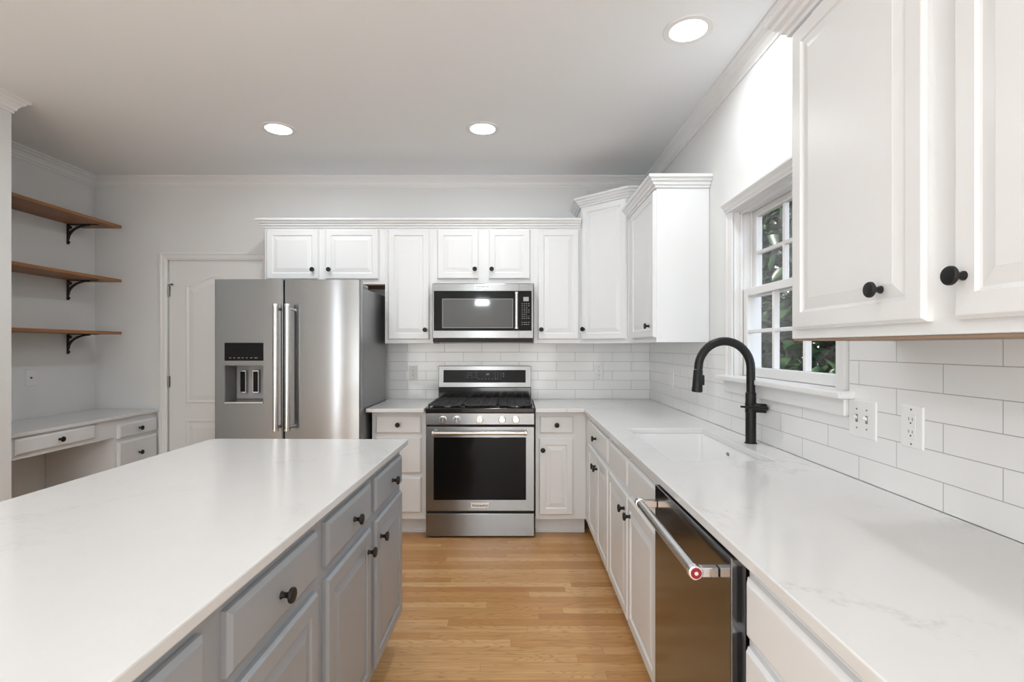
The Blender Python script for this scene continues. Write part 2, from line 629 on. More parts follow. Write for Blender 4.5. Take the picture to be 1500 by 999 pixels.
# back wall with the door opening
DX0, DX1, DZ = -2.862, -2.076, 2.068
struct('wall_back', MB().box(AX - T, DX0, BY, BY + T, 0, CEIL).box(DX1, RX + T, BY, BY + T, 0, CEIL).box(DX0, DX1, BY, BY + T, DZ, CEIL)
       .box(DX0 - 0.1, DX1 + 0.1, BY + T, BY + T + 0.02, 0, DZ + 0.1), 'wall')
# right wall with the window opening
WY0, WY1, WZ0, WZ1 = 1.762, 2.606, 1.195, 2.025
struct('wall_right', MB().box(RX, RX + T, REAR - T, WY0 - 0.02, 0, CEIL).box(RX, RX + T, WY1 + 0.02, BY, 0, CEIL)
       .box(RX, RX + T, WY0 - 0.02, WY1 + 0.02, 0, WZ0 - 0.02).box(RX, RX + T, WY0 - 0.02, WY1 + 0.02, WZ1 + 0.02, CEIL), 'wall')
LWY0, LWY1, LWZ0, LWZ1 = -2.29, -1.91, 0.1, 2.4
struct('wall_left', MB().box(AX - T, LX, LWY1, AY, 0, CEIL).box(LX - T, LX, REAR - T, LWY0, 0, CEIL)
       .box(LX - T, LX, LWY0, LWY1, 0, LWZ0).box(LX - T, LX, LWY0, LWY1, LWZ1, CEIL), 'wall')
struct('wall_alcove', MB().box(AX - T, AX, AY, BY, 0, CEIL), 'wall')
GX0, GX1, GZ = -2.6, 0.9, 1.5
struct('wall_rear', MB().box(LX - T, GX0, REAR - T, REAR, 0, CEIL).box(GX1, RX + T, REAR - T, REAR, 0, CEIL).box(GX0, GX1, REAR - T, REAR, GZ, CEIL).box(GX0, GX1, REAR - T, REAR, 0, 0.15), 'wall')
wr = MB()
for i in range(5):
    x = GX0 + 0.03 + (GX1 - GX0 - 0.06) * i / 4
    wr.box(x - 0.03, x + 0.03, REAR - 0.1, REAR - 0.05, 0.15, GZ)
for z in (0.18, GZ - 0.03):
    wr.box(GX0, GX1, REAR - 0.1, REAR - 0.05, z - 0.03, z + 0.03)
struct('rear_added_window', wr, 'trim')  # unseen window, added and kept low to shape the fill light
wr = MB()
for y in (LWY0 + 0.03, LWY1 + 0.03):
    wr.box(LX - 0.03, LX + 0.012, y - 0.06, y, LWZ0, LWZ1)
for z in (LWZ0 + 0.03, LWZ1 - 0.03):
    wr.box(LX - 0.03, LX + 0.012, LWY0, LWY1, z - 0.03, z + 0.03)
struct('window_2', wr, 'trim')

CROWN = [(0, -0.084), (0.007, -0.084), (0.009, -0.070), (0.015, -0.066), (0.019, -0.052), (0.029, -0.036), (0.042, -0.026), (0.046, -0.018), (0.054, -0.015), (0.060, -0.011), (0.060, 0.0), (0, 0.0)]
struct('trim_1', MB().sweep([(LX, REAR), (LX, AY), (AX, AY), (AX, BY), (RX, BY), (RX, REAR)], CROWN, CEIL), 'trim', label='white crown moulding around the top of the room')
BASE = [(0, 0), (0.016, 0), (0.016, 0.10), (0.012, 0.125), (0.005, 0.135), (0, 0.135)]
struct('baseboard_left', MB().sweep([(LX, REAR), (LX, AY)], BASE, 0), 'trim')
struct('baseboard_alcove', MB().sweep([(AX, AY + 0.03), (AX, BY - 0.02)], BASE, 0), 'trim')

# back door
d1 = MB()
dz0, dz1 = 0.008, DZ - 0.008
dx0, dx1 = DX0 + 0.006, DX1 - 0.006
dy = BY + 0.012
d1.box(dx0, dx1, dy, dy + 0.035, dz0, dz1, 0.001)
def arch_panel(mb, x0, x1, z0, zs, rise, y):
    """moulded panel with a camel-back top: bead outline and raised field"""
    def outline(ins):
        pts = [(x0 + ins, z0 + ins), (x1 - ins, z0 + ins)]
        n = 18
        for k in range(n + 1):
            u = k / n
            x = (x1 - ins) + (x0 - x1 + 2 * ins) * u
            s_ = 0.5 - 0.5 * math.cos(2 * math.pi * u)
            pts.append((x, zs - ins + rise * s_))
        return pts
    steps = [(0, 0.0), (0.006, -0.0055), (0.014, -0.0065), (0.022, -0.001), (0.03, 0.0), (0.065, -0.006), (0.07, -0.0065)]
    prev = None
    for ins, yo in steps:
        cur = [mb.bm.verts.new((px, y + yo, pz)) for px, pz in outline(ins)]
        if prev:
            n = len(cur)
            for k in range(n):
                mb.bm.faces.new([prev[k], prev[(k + 1) % n], cur[(k + 1) % n], cur[k]])
        prev = cur
    mb.bm.faces.new(prev)
arch_panel(d1, dx0 + 0.135, dx1 - 0.135, 0.875, 1.855, 0.075, dy)
arch_panel(d1, dx0 + 0.135, dx1 - 0.135, 0.22, 0.742, 0.0, dy)
door1 = struct('door_1', d1, 'trim', label='white two-panel door with an arched upper panel, behind the refrigerator')
for z in (1.80, 1.055, 0.28):
    h = MB().lathe([(0.0075, -0.045), (0.0075, 0.045)], (dx0 - 0.003, dy - 0.006, z), 'z', 12)
    h.box(dx0 - 0.002, dx0 + 0.010, dy - 0.003, dy + 0.001, z - 0.045, z + 0.045)
    if z > 1.7:   # hinge-pin door stop
        h.tube([(dx0 - 0.034, dy - 0.022, z + 0.053), (dx0 - 0.003, dy - 0.008, z + 0.05), (dx0 + 0.036, dy - 0.026, z + 0.053)], 0.0045, 8)
        h.lathe([(0.008, 0), (0.008, 0.01)], (dx0 + 0.036, dy - 0.018, z + 0.053), '-y', 10)
        h.lathe([(0.008, 0), (0.008, 0.01)], (dx0 - 0.034, dy - 0.014, z + 0.053), '-y', 10)
    h.build('hinge', 'nickel', door1, True)
CAS = [(0.0, 0.0), (0.0, 0.012), (0.004, 0.017), (0.018, 0.019), (0.024, 0.014), (0.048, 0.012), (0.054, 0.009), (0.062, 0.008), (0.062, 0.0)]
cs = MB()
cx0, cx1, cz = DX0 - 0.062, DX1 + 0.062, DZ + 0.050
for p, fn in ((CAS, lambda p, t: (cx0 + p[0], BY - p[1], (0.0, cz - p[0])[t])), (CAS, lambda p, t: (cx1 - p[0], BY - p[1], (0.0, cz - p[0])[t])),
              (CAS, lambda p, t: ((cx0 + p[0], cx1 - p[0])[t], BY - p[1], cz - p[0]))):
    cs.extr(p, fn)
bmesh.ops.recalc_face_normals(cs.bm, faces=cs.bm.faces[:])
struct('trim_2', cs, 'trim', label='white moulded casing around the panel door')

# sink window
wf = MB()
JX0, JX1 = RX - 0.002, RX + T
wf.box(JX0, JX1, WY0 - 0.02, WY0, WZ0, WZ1).box(JX0, JX1, WY1, WY1 + 0.02, WZ0, WZ1).box(JX0, JX1, WY0 - 0.02, WY1 + 0.02, WZ1, WZ1 + 0.02)
# parting stops / tracks
for y0, y1 in ((WY0, WY0 + 0.012), (WY1 - 0.012, WY1)):
    wf.box(RX + 0.030, RX + 0.042, y0, y1, WZ0, WZ1, 0.002).box(RX + 0.084, RX + 0.092, y0, y1, WZ0, WZ1, 0.002)
wf.box(RX + 0.030, RX + 0.042, WY0, WY1, WZ1 - 0.012, WZ1).box(RX + 0.044, JX1, WY0, WY1, WZ0 - 0.02, WZ0)
win = struct('window_1', wf, 'trim', label='double-hung window with white muntins above the sink')
def sash(name, x0, x1, z0, z1, rails, parent):
    """rails = (bottom, top, stile)"""
    b, t_, s_ = rails
    y0, y1 = WY0 + 0.008, WY1 - 0.008
    mb = MB()
    mb.box(x0, x1, y0, y0 + s_, z0, z1, 0.003).box(x0, x1, y1 - s_, y1, z0, z1, 0.003)
    mb.box(x0, x1, y0 + s_, y1 - s_, z0, z0 + b, 0.003).box(x0, x1, y0 + s_, y1 - s_, z1 - t_, z1, 0.003)
    gy0, gy1, gz0, gz1 = y0 + s_, y1 - s_, z0 + b, z1 - t_
    o = mb.build(name, 'trim', parent)
    mu = MB()
    for k in (1, 2):
        yy = gy0 + (gy1 - gy0) * k / 3
        mu.box(x0 + 0.004, x1 - 0.004, yy - 0.009, yy + 0.009, gz0, gz1, 0.003)
    zz = (gz0 + gz1) / 2
    mu.box(x0 + 0.005, x1 - 0.005, gy0, gy1, zz - 0.009, zz + 0.009, 0.003)
    mu.build('muntin_grille', 'trim', o)
    xm = (x0 + x1) / 2
    MB().box(xm - 0.002, xm + 0.002, gy0 - 0.004, gy1 + 0.004, gz0 - 0.004, gz1 + 0.004).build('glass_pane', 'glass', o)
sash('lower_sash', RX + 0.044, RX + 0.080, WZ0 + 0.001, 1.632, (0.045, 0.038, 0.042), win)
sash('upper_sash', RX + 0.092, RX + 0.124, 1.592, WZ1 - 0.001, (0.038, 0.032, 0.036), win)
# casing, head cap, stool and apron
cw = MB()
WC = [(0.0, 0.0), (0.0, 0.010), (0.006, 0.013), (0.040, 0.016), (0.048, 0.020), (0.057, 0.020), (0.057, 0.0)]
for sgn, ye in ((1, WY0), (-1, WY1)):
    cw.extr(WC, lambda p, t: (RX - p[1], ye - sgn * p[0], (WZ0, WZ1 + 0.006)[t]))
bmesh.ops.recalc_face_normals(cw.bm, faces=cw.bm.faces[:])
cw.build('casing', 'trim', win)
hp = [(0.0, 0.0), (0.022, 0.0), (0.024, 0.010), (0.030, 0.014), (0.034, 0.026), (0.044, 0.034), (0.048, 0.040), (0.048, 0.050), (0.0, 0.050)]
MB().sweep([(RX, WY1 + 0.058), (RX, WY0 - 0.058)], hp, WZ1 + 0.004).build('head_moulding', 'trim', win)
MB().box(RX - 0.062, RX + 0.044, WY0 - 0.10, WY1 + 0.10, WZ0 - 0.024, WZ0, 0.006, 3).build('window_stool', 'trim', win)
MB().box(RX - 0.026, RX, WY0 - 0.07, WY1 + 0.07, WZ0 - 0.085, WZ0 - 0.024, 0.006, 2).build('apron', 'trim', win)

# tile backsplash (on the wall faces)
bs = MB()
bs.box(-1.035, RX - 0.009, BY - 0.009, BY, CT, 1.3735)
struct('trim_3', bs, 'tile_back', label='white subway tile backsplash on the back wall')
bs = MB()
TB = RX - 0.009
bs.box(TB, RX, 0.30, WY0 - 0.072, CT, 1.3735).box(TB, RX, WY1 + 0.072, BY, CT, 1.3735).box(TB, RX, WY0 - 0.072, WY1 + 0.072, CT, WZ0 - 0.085)
struct('trim_4', bs, 'tile_right', label='white subway tile backsplash on the right wall')

# ------------------------------------------------------------------ upper cabinets
UB, UT, UY, UX = 1.367, 2.25, 3.919, 0.807
CABCROWN = [(0, 0), (0.010, 0), (0.012, 0.012), (0.022, 0.015), (0.026, 0.026), (0.038, 0.034), (0.042, 0.045), (0.052, 0.048), (0.055, 0.052), (0.055, 0.065), (0, 0.065)]

def upper(name, loc, rz, wd, dep, z0, z1, label, group=None):
    e = empty(name, (loc[0], loc[1], z0), rz, label, 'cabinet', group)
    b = MB().box(0, wd, 0, dep, 0, z1 - z0, 0.0015).build('body', 'white', e)
    return e
ZO = lambda z: z - 1.82
# above the refrigerator
c = upper('wall_cabinet', (-1.917, UY), 0, 0.919, 0.292, 1.82, UT, 'short white wall cabinet with two doors above the refrigerator')
MB().box(0.004, 0.915, 0.004, 0.288, -0.006, -0.0005).build('bottom_panel', 'rawwood', c)
door(c, 'white', 0.017, 0.415, 1.855 - 1.82, 2.237 - 1.82, 0.375, 1.928 - 1.82)
door(c, 'white', 0.466, 0.874, 1.855 - 1.82, 2.237 - 1.82, 0.500, 1.928 - 1.82)
# narrow tall, left of the microwave
c = upper('wall_cabinet', (-0.998, UY), 0, 0.372, 0.292, UB, UT, 'tall narrow white wall cabinet between refrigerator and microwave')
door(c, 'white', 0.026, 0.342, 0.030, 2.237 - UB, 0.312, 1.470 - UB)
# above the microwave
c = upper('wall_cabinet', (-0.626, UY), 0, 0.766, 0.292, 1.826, UT, 'short white wall cabinet with two doors above the microwave')
door(c, 'white', 0.030, 0.344, 0.032, 2.237 - 1.826, 0.318, 1.931 - 1.826)
door(c, 'white', 0.422, 0.738, 0.032, 2.237 - 1.826, 0.446, 1.931 - 1.826)
# narrow tall, right of the microwave
c = upper('wall_cabinet', (0.140, UY), 0, 0.361, 0.292, UB, UT, 'tall narrow white wall cabinet just right of the microwave')
door(c, 'white', 0.030, 0.346, 0.030, 2.237 - UB, 0.056, 1.472 - UB)
o = MB().sweep([(-1.917, BY - 0.002), (-1.917, UY), (0.4985, UY)], CABCROWN, UT).build('crown_moulding', 'white')
tag(o, 'white stepped crown moulding along the tops of the back wall cabinets', 'moulding')
# diagonal corner cabinet
px, py = 0.502, UY
qx, qy = UX, 3.635
DT = 2.418
ang = math.atan2(qy - py, qx - px)
wd = math.hypot(qx - px, qy - py)
c = empty('corner_cabinet', (px, py, UB), ang, 'taller white diagonal corner wall cabinet with one door', 'cabinet')
inv = (Matrix.Translation((px, py, UB)) @ Matrix.Rotation(ang, 4, 'Z')).inverted()
MB().prism([(px, py), (qx, qy), (RX - 0.002, qy), (RX - 0.002, BY - 0.002), (px, BY - 0.002)], UB, DT, 0.0015).xf(inv).build('body', 'white', c)
door(c, 'white', 0.016, wd - 0.012, 0.028, 2.402 - UB, 0.042, 1.474 - UB)
MB().sweep([(px, BY - 0.002), (px, py), (qx, qy), (RX - 0.002, qy)], CABCROWN, 2.405).xf(inv).build('crown', 'white', c)
# right wall, far side of the window
c = upper('wall_cabinet', (UX, 3.633), R(-90), 0.703, RX - UX - 0.002, UB, UT, 'white wall cabinet on the right wall between corner cabinet and window')
door(c, 'white', 0.145, 0.697, 0.028, 2.237 - UB, 0.612, 1.463 - UB)
MB().sweep([(0, 0), (0.703, 0), (0.703, RX - UX - 0.002)], CABCROWN, UT - UB).build('crown', 'white', c)
# right wall, near side
c = upper('wall_cabinet', (UX, 1.494), R(-90), 1.094, RX - UX - 0.002, UB - 0.003, UT, 'large white wall cabinet nearest the camera, right of the window')
MB().box(0.004, 1.09, 0.004, RX - UX - 0.006, -0.006, -0.0005).build('bottom_panel', 'rawwood', c)
door(c, 'white', 0.029, 0.505, 0.026, 2.237 - UB, 0.505 - 0.115, 1.467 - UB)
door(c, 'white', 0.569, 1.045, 0.026, 2.237 - UB, 0.569 + 0.025, 1.469 - UB)
MB().sweep([(0, RX - UX - 0.002), (0, 0), (1.094, 0)], CABCROWN, UT - UB + 0.003).build('crown', 'white', c)

# ------------------------------------------------------------------ base cabinets
def base(name, loc, rz, wd, dep, label, m='white', top=CT - CTH, group=None, toe=0.118, tr=0.075):
    e = empty(name, (loc[0], loc[1], 0), rz, label, 'cabinet', group)
    MB().box(0, wd, 0, dep, toe, top, 0.001).build('body', m, e)
    MB().box(0, wd, tr, dep, 0, toe).box(0, wd, tr - 0.012, tr, 0, 0.022, 0.004, 2).build('toe_kick', m, e)
    return e
BFY = 3.634
DB = BY - BFY - 0.002
c = base('base_cabinet', (-1.017, BFY), 0, 0.382, DB, 'white base cabinet with three drawers left of the range')
for z0, z1 in ((0.728, 0.856), (0.446, 0.702), (0.166, 0.420)):
    drawer(c, 'white', 0.028, 0.350, z0, z1)
c = base('base_cabinet', (0.143, BFY), 0, 0.357, DB, 'narrow white base cabinet with one drawer and one door right of the range')
drawer(c, 'white', 0.028, 0.268, 0.728, 0.852)
door(c, 'white', 0.024, 0.266, 0.152, 0.694, 0.050, 0.614)
RFX = 0.50
DR = RX - RFX - 0.002
c = base('base_cabinet', (RFX, 3.632), R(-90), 3.632 - 2.701, DR, 'white base cabinet with one drawer over two doors, left of the sink cabinet')
y2x = lambda y: 3.632 - y
drawer(c, 'white', y2x(3.395), y2x(2.692), 0.730, 0.856, True, y2x(3.05))
door(c, 'white', y2x(3.395), y2x(3.050), 0.152, 0.700, y2x(3.080), 0.622)
door(c, 'white', y2x(3.044), y2x(2.692), 0.152, 0.700, y2x(3.010), 0.622)
c = base('base_cabinet', (RFX, 2.699), R(-90), 2.699 - 1.712, DR, 'white sink base cabinet with two doors beside the dishwasher', top=0.66)
y2x = lambda y: 2.699 - y
MB().box(0, 0.987, 0, 0.018, 0.66, CT - CTH).build('front_rail', 'white', c)
drawer(c, 'white', y2x(2.655), y2x(2.214), 0.730, 0.856, False, name='false_drawer_front')
drawer(c, 'white', y2x(2.200), y2x(1.752), 0.730, 0.856, False, name='false_drawer_front')
door(c, 'white', y2x(2.655), y2x(2.214), 0.152, 0.700, y2x(2.262), 0.628)
door(c, 'white', y2x(2.200), y2x(1.752), 0.152, 0.700, y2x(2.150), 0.628)
c = base('base_cabinet', (RFX, 1.094), R(-90), 0.764, DR, 'white base cabinet with wide drawer nearest the camera, right of the dishwasher')
y2x = lambda y: 1.094 - y
drawer(c, 'white', y2x(1.076), y2x(0.350), 0.732, 0.858)
door(c, 'white', y2x(1.076), y2x(0.716), 0.152, 0.712, y2x(0.745), 0.628)
door(c, 'white', y2x(0.710), y2x(0.350), 0.152, 0.712, y2x(0.680), 0.628)

# ------------------------------------------------------------------ island
IPX, IPY, IRZ = -0.4968, 2.369, -0.0112
def isl(x, y):
    c_, s_ = math.cos(IRZ), math.sin(IRZ)
    return (IPX + x * c_ - y * s_, IPY + x * s_ + y * c_)
IW, IL = 0.912, 2.05
pts = [(-IW + 0.03, 0)]
for k in range(7):
    a = R(90 + 90 * k / 6)
    pts.append((-IW + 0.03 + 0.03 * math.cos(a), -0.03 + 0.03 * math.sin(a)))
pts = pts[1:]
poly = [(0, -IL), (0, 0)] + pts + [(-IW, -IL)]
o = MB().prism(poly, 0, CTH, 0.004, 2).build('island_countertop', 'quartz')
o.location = (IPX, IPY, CT - CTH); o.rotation_euler = (0, 0, IRZ)
tag(o, 'long white quartz countertop on the grey island', 'countertop')
def island_unit(yf, yn, label):
    wd = yf - yn
    lx, ly = isl(-0.029, yn)
    return base('island_cabinet', (lx, ly), IRZ + R(90), wd, 0.585, label, 'grey', group=None), wd
# island local y (from far end): world Y = 2.369 + y
c, wd = island_unit(-0.045, -0.984, 'grey island cabinet nearer the range, two drawers over two doors')
L = lambda Y: Y - 2.369 + 0.984
drawer(c, 'grey', L(1.889), L(2.302), 0.731, 0.855, True, L(2.118), 0.789)
drawer(c, 'grey', L(1.418), L(1.829), 0.731, 0.854, True, L(1.636), 0.790)
door(c, 'grey', L(1.889), L(2.302), 0.152, 0.696, L(1.945), 0.622)
door(c, 'grey', L(1.418), L(1.829), 0.152, 0.696, L(1.785), 0.625)
c, wd = island_unit(-0.986, -1.98, 'grey island cabinet nearest the camera, two drawers over two doors')
L = lambda Y: Y - 2.369 + 1.98
drawer(c, 'grey', L(0.939), L(1.352), 0.731, 0.855, True, L(1.138), 0.789)
drawer(c, 'grey', L(0.455), L(0.868), 0.731, 0.855)
door(c, 'grey', L(0.939), L(1.352), 0.152, 0.696, L(0.975), 0.622)
door(c, 'grey', L(0.455), L(0.868), 0.152, 0.696, L(0.83), 0.622)

# ------------------------------------------------------------------ countertops and sink
CFY = 3.53
o = MB().box(-1.032, -0.632, CFY, BY - 0.010, CT - CTH, CT, 0.003, 2).build('countertop', 'quartz')
tag(o, 'short white quartz countertop left of the range', 'countertop')
CFX = 0.4715
SX0, SX1, SY0, SY1 = 0.585, 0.975, 1.908, 2.677
xs = [0.140, CFX, SX0, SX1, TB - 0.001]
ys = [0.30, SY0, SY1, CFY, BY - 0.010]
def ins(i, j):
    if j == 3:
        return True
    if i == 0:
        return False
    return not (i == 2 and j == 1)
o = MB().cells(xs, ys, ins, CT - CTH, CT, 0.003).build('countertop', 'quartz')
tag(o, 'L-shaped white quartz countertop around the sink along the right wall', 'countertop')

sk = empty('sink', ((SX0 + SX1) / 2, (SY0 + SY1) / 2, 0.664), 0, 'white undermount sink set in the right-hand countertop', 'sink')
hx, hy = (SX1 - SX0) / 2 + 0.004, (SY1 - SY0) / 2 + 0.004
def rrect(hx, hy, r, z, n=6):
    out = []
    for cx, cy, a0 in ((hx - r, hy - r, 0), (-hx + r, hy - r, 90), (-hx + r, -hy + r, 180), (hx - r, -hy + r, 270)):
        for k in range(n + 1):
            a = R(a0 + 90 * k / n)
            out.append((cx + r * math.cos(a), cy + r * math.sin(a), z))
    return out
sb = MB()
tp = CT - CTH - 0.664 - 0.0005
loops = [rrect(hx + 0.012, hy + 0.012, 0.03, 0.0), rrect(hx + 0.012, hy + 0.012, 0.03, tp), rrect(hx, hy, 0.02, tp), rrect(hx - 0.003, hy - 0.003, 0.02, tp - 0.004),
         rrect(hx - 0.006, hy - 0.006, 0.022, 0.04), rrect(hx - 0.012, hy - 0.012, 0.024, 0.02), rrect(hx - 0.03, hy - 0.03, 0.03, 0.012), rrect(0.05, 0.05, 0.049, 0.006)]
prev = None
for lp in loops:
    cur = [sb.bm.verts.new(p) for p in lp]
    if prev:
        n = len(cur)
        for k in range(n):
            sb.bm.faces.new([prev[k], prev[(k + 1) % n], cur[(k + 1) % n], cur[k]])
    else:
        sb.bm.faces.new(list(reversed(cur)))
    prev = cur
sb.bm.faces.new(prev)
bmesh.ops.recalc_face_normals(sb.bm, faces=sb.bm.faces[:])
sb.build('basin', 'sink', sk, True, 40)
MB().lathe([(0.045, 0.0065), (0.045, 0.009), (0.036, 0.009), (0.030, 0.007)], (0, 0, 0), 'z', 28).build('drain', 'chrome', sk, True)
ov = MB().lathe([(0.013, -0.003), (0.013, 0.003), (0.011, 0.005)], (0, 0, 0), '-x', 20)
ov.xf(Matrix.Translation((hx - 0.004, 0.055, 0.185)) @ Matrix.Diagonal((1, 1, 0.6, 1)))
ov.build('overflow', 'plasticgrey', sk, True)

# faucet
FX, FY = 1.043, 2.269
fc = empty('faucet', (FX, FY, CT), 0, 'matte black gooseneck faucet behind the sink', 'faucet')
MB().lathe([(0.026, 0), (0.026, 0.003), (0.0222, 0.006), (0.0222, 0.135)], n=32).build('base_post', 'black', fc, True)
MB().lathe([(0.0222, 0.1352), (0.0235, 0.137), (0.0235, 0.180), (0.0222, 0.182), (0.0222, 0.222), (0.019, 0.226)], n=32).build('collar', 'black', fc, True)
AR, AZ = 0.116, 0.332
pth = [(0, 0, 0.2262), (0, 0, 0.30)]
for k in range(21):
    a = math.pi * k / 20
    pth.append((-AR + AR * math.cos(a), 0, AZ + AR * math.sin(a) * 1.03))
pth.append((-2 * AR - 0.001, 0, AZ - 0.006))
MB().tube(pth, 0.0185, 24).build('spout', 'black', fc, True)
hd = MB().lathe([(0.0182, 0.0), (0.0200, 0.004), (0.0218, 0.075), (0.0222, 0.080), (0.0232, 0.082), (0.0232, 0.096), (0.020, 0.099)], axis='z', n=28)
hd.xf(Matrix.Translation((-2 * AR - 0.001, 0, AZ - 0.0065)) @ Matrix.Rotation(R(180 + 3), 4, 'Y'))
hdo = hd.build('spray_head', 'black', fc, True)
MB().box(-2 * AR + 0.018, -2 * AR + 0.026, -0.006, 0.006, AZ - 0.075, AZ - 0.03, 0.003, 2).build('spray_button', 'black', hdo)
# valve barrel and lever, turned toward the room
va = R(-38)
vm = Matrix.Translation((0, 0, 0.158)) @ Matrix.Rotation(va, 4, 'Z')
vb = MB().lathe([(0.0205, 0.0), (0.0205, 0.060), (0.019, 0.063)], axis='x', n=28)
vb.xf(vm); vbo = vb.build('valve', 'black', fc, True)
lv = MB()
lv.tube([(0.066, 0, 0), (0.070, -0.018, 0.003), (0.050, -0.052, 0.006), (0.018, -0.088, 0.010), (-0.012, -0.118, 0.014)], [0.006, 0.007, 0.0058, 0.005, 0.0042], 12)
lv.xf(vm); lv.build('lever', 'black', vbo, True)

# ------------------------------------------------------------------ refrigerator
fx0, fx1, FYF, FYB = -2.0155, -1.0397, 3.420, 4.10
fr = empty('refrigerator', ((fx0 + fx1) / 2, FYF, 0), 0, 'large stainless steel side-by-side refrigerator with ice dispenser', 'refrigerator')
W2 = (fx1 - fx0) / 2
cxm = (fx0 + fx1) / 2
hol = (-1.9425 - cxm, -1.684 - cxm, 0.961, 1.216)
FT = 1.742
fb_ = MB().box(-W2 + 0.002, W2 - 0.002, 0.170, FYB - FYF, 0.02, FT)
fb_.box(-W2 + 0.002, W2 - 0.002, 0.085, 0.170, 0.02, hol[2] - 0.004).box(-W2 + 0.002, W2 - 0.002, 0.085, 0.170, hol[3] + 0.004, FT)
fb_.box(-W2 + 0.002, hol[0] - 0.004, 0.085, 0.170, hol[2] - 0.004, hol[3] + 0.004).box(hol[1] + 0.004, W2 - 0.002, 0.085, 0.170, hol[2] - 0.004, hol[3] + 0.004)
bmesh.ops.remove_doubles(fb_.bm, verts=fb_.bm.verts[:], dist=1e-5)
fb_.build('body', 'steelside', fr)
MB().box(-W2 + 0.01, W2 - 0.01, 0.03, 0.09, 0.01, 0.10).build('toe_grille', 'gap', fr)
MB().box(-W2 + 0.004, hol[0] - 0.004, 0.074, 0.0849, 0.10, 1.775).box(hol[1] + 0.004, W2 - 0.004, 0.074, 0.0849, 0.10, 1.775).build('door_gasket', 'gap', fr)
gapx = -1.5527 - (fx0 + fx1) / 2
def bowed_door(x0, x1, z0, z1, bow, hole=None):
    """door slab whose front bows gently outward; optional rectangular hole"""
    mb = MB()
    xs = [x0 + (x1 - x0) * k / 16 for k in range(17)]
    zs = [z0, z1]
    if hole:
        hx0, hx1, hz0, hz1 = hole
        xs = sorted(set([x for x in xs if abs(x - hx0) > 0.012 and abs(x - hx1) > 0.012] + [hx0, hx1]))
        zs = [z0, hz0, hz1, z1]
    xs = [x0, x0 + 0.003, x0 + 0.008] + [x for x in xs if x0 + 0.012 < x < x1 - 0.012] + [x1 - 0.008, x1 - 0.003, x1]
    def yf(x):
        u = (x - (x0 + x1) / 2) / ((x1 - x0) / 2)
        e = min(x - x0, x1 - x)
        rnd = 0.008 * (1 - min(1, e / 0.008)) ** 2
        return bow * u * u + rnd
    V = {}
    def v(i, j):
        if (i, j) not in V:
            V[(i, j)] = mb.bm.verts.new((xs[i], yf(xs[i]), zs[j]))
        return V[(i, j)]
    B = {}
    for i in range(len(xs) - 1):
        for j in range(len(zs) - 1):
            if hole and hole[0] - 1e-6 <= xs[i] and xs[i + 1] <= hole[1] + 1e-6 and j == 1:
                continue
            mb.bm.faces.new([v(i, j), v(i + 1, j), v(i + 1, j + 1), v(i, j + 1)])
    # sides and back
    bk = 0.0735
    n = len(xs)
    m_ = len(zs) - 1
    bl = [mb.bm.verts.new((x, bk, z0)) for x in (x0, x1)]
    bt = [mb.bm.verts.new((x, bk, z1)) for x in (x0, x1)]
    if not hole:
        mb.bm.faces.new([bl[1], bl[0], bt[0], bt[1]])
    mb.bm.faces.new([v(i, m_) for i in range(n)] + [bt[1], bt[0]])
    mb.bm.faces.new([v(i, 0) for i in range(n - 1, -1, -1)] + [bl[0], bl[1]])
    mb.bm.faces.new([bl[0]] + [v(0, j) for j in range(m_ + 1)] + [bt[0]])
    mb.bm.faces.new([bl[1], bt[1]] + [v(n - 1, j) for j in range(m_, -1, -1)])
    return mb
ld = bowed_door(-W2, gapx - 0.003, 0.105, 1.793, 0.006, hol).build('freezer_door', 'steelfridge', fr, True, 30)
rd = bowed_door(gapx + 0.003, W2, 0.105, 1.790, 0.008).build('refrigerator_door', 'steelfridge', fr, True, 30)
for x, p in ((-1.5740 - cxm, ld), (-1.4957 - cxm, rd)):
    h = MB().lathe([(0.0175, 0.806), (0.0175, 1.607)], (x, -0.062, 0), 'z', 24).build('handle', 'steelbar', p, True)
    for z, zc in ((1.607, 1.592), (0.790, 0.810)):
        e = MB().lathe([(0.0155, 0), (0.0195, 0.0005), (0.0195, 0.016), (0.016, 0.0175)], (x, -0.062, z if z > 1 else z - 0.0015), 'z', 24)
        e.tube([(x, -0.050, zc), (x + (0.001 if x < gapx else 0.006), 0.004, zc)], 0.011, 16)
        e.build('handle_mount', 'chrome', h, True)
# dispenser
MB().box(-1.9425 - cxm, -1.684 - cxm, -0.003, 0.012, 1.248, 1.368, 0.002).build('display_panel', 'display', ld)
tx = MB()
random.seed(4)
x = -0.350 + 0.0
for i in range(7):
    wdt = random.uniform(0.010, 0.022)
    xx = -1.910 - cxm + i * 0.028
    tx.box(xx, xx + wdt, -0.0036, -0.0030, 1.265, 1.2695)
tx.build('display_icons', 'mark', ld)
cav = MB()
a0, a1, b0, b1, dd = hol[0], hol[1], hol[2], hol[3], 0.150
q = lambda *p: cav.bm.faces.new([cav.bm.verts.new(v_) for v_ in p])
q((a0, 0.004, b0), (a0, dd, b0), (a0, dd, b1), (a0, 0.004, b1))
q((a1, 0.004, b0), (a1, 0.004, b1), (a1, dd, b1), (a1, dd, b0))
q((a0, 0.004, b1), (a0, dd, b1), (a1, dd, b1), (a1, 0.004, b1))
q((a0, 0.004, b0), (a1, 0.004, b0), (a1, dd, b0), (a0, dd, b0))
q((a0, dd, b0), (a1, dd, b0), (a1, dd, b1), (a0, dd, b1))
cav = cav.build('dispenser_recess', 'plasticgrey', ld)
MB().box(a0 + 0.004, a1 - 0.004, dd - 0.012, dd - 0.002, b0 + 0.02, b1 - 0.004, 0.002).build('dispenser_back', 'backgrey', cav)
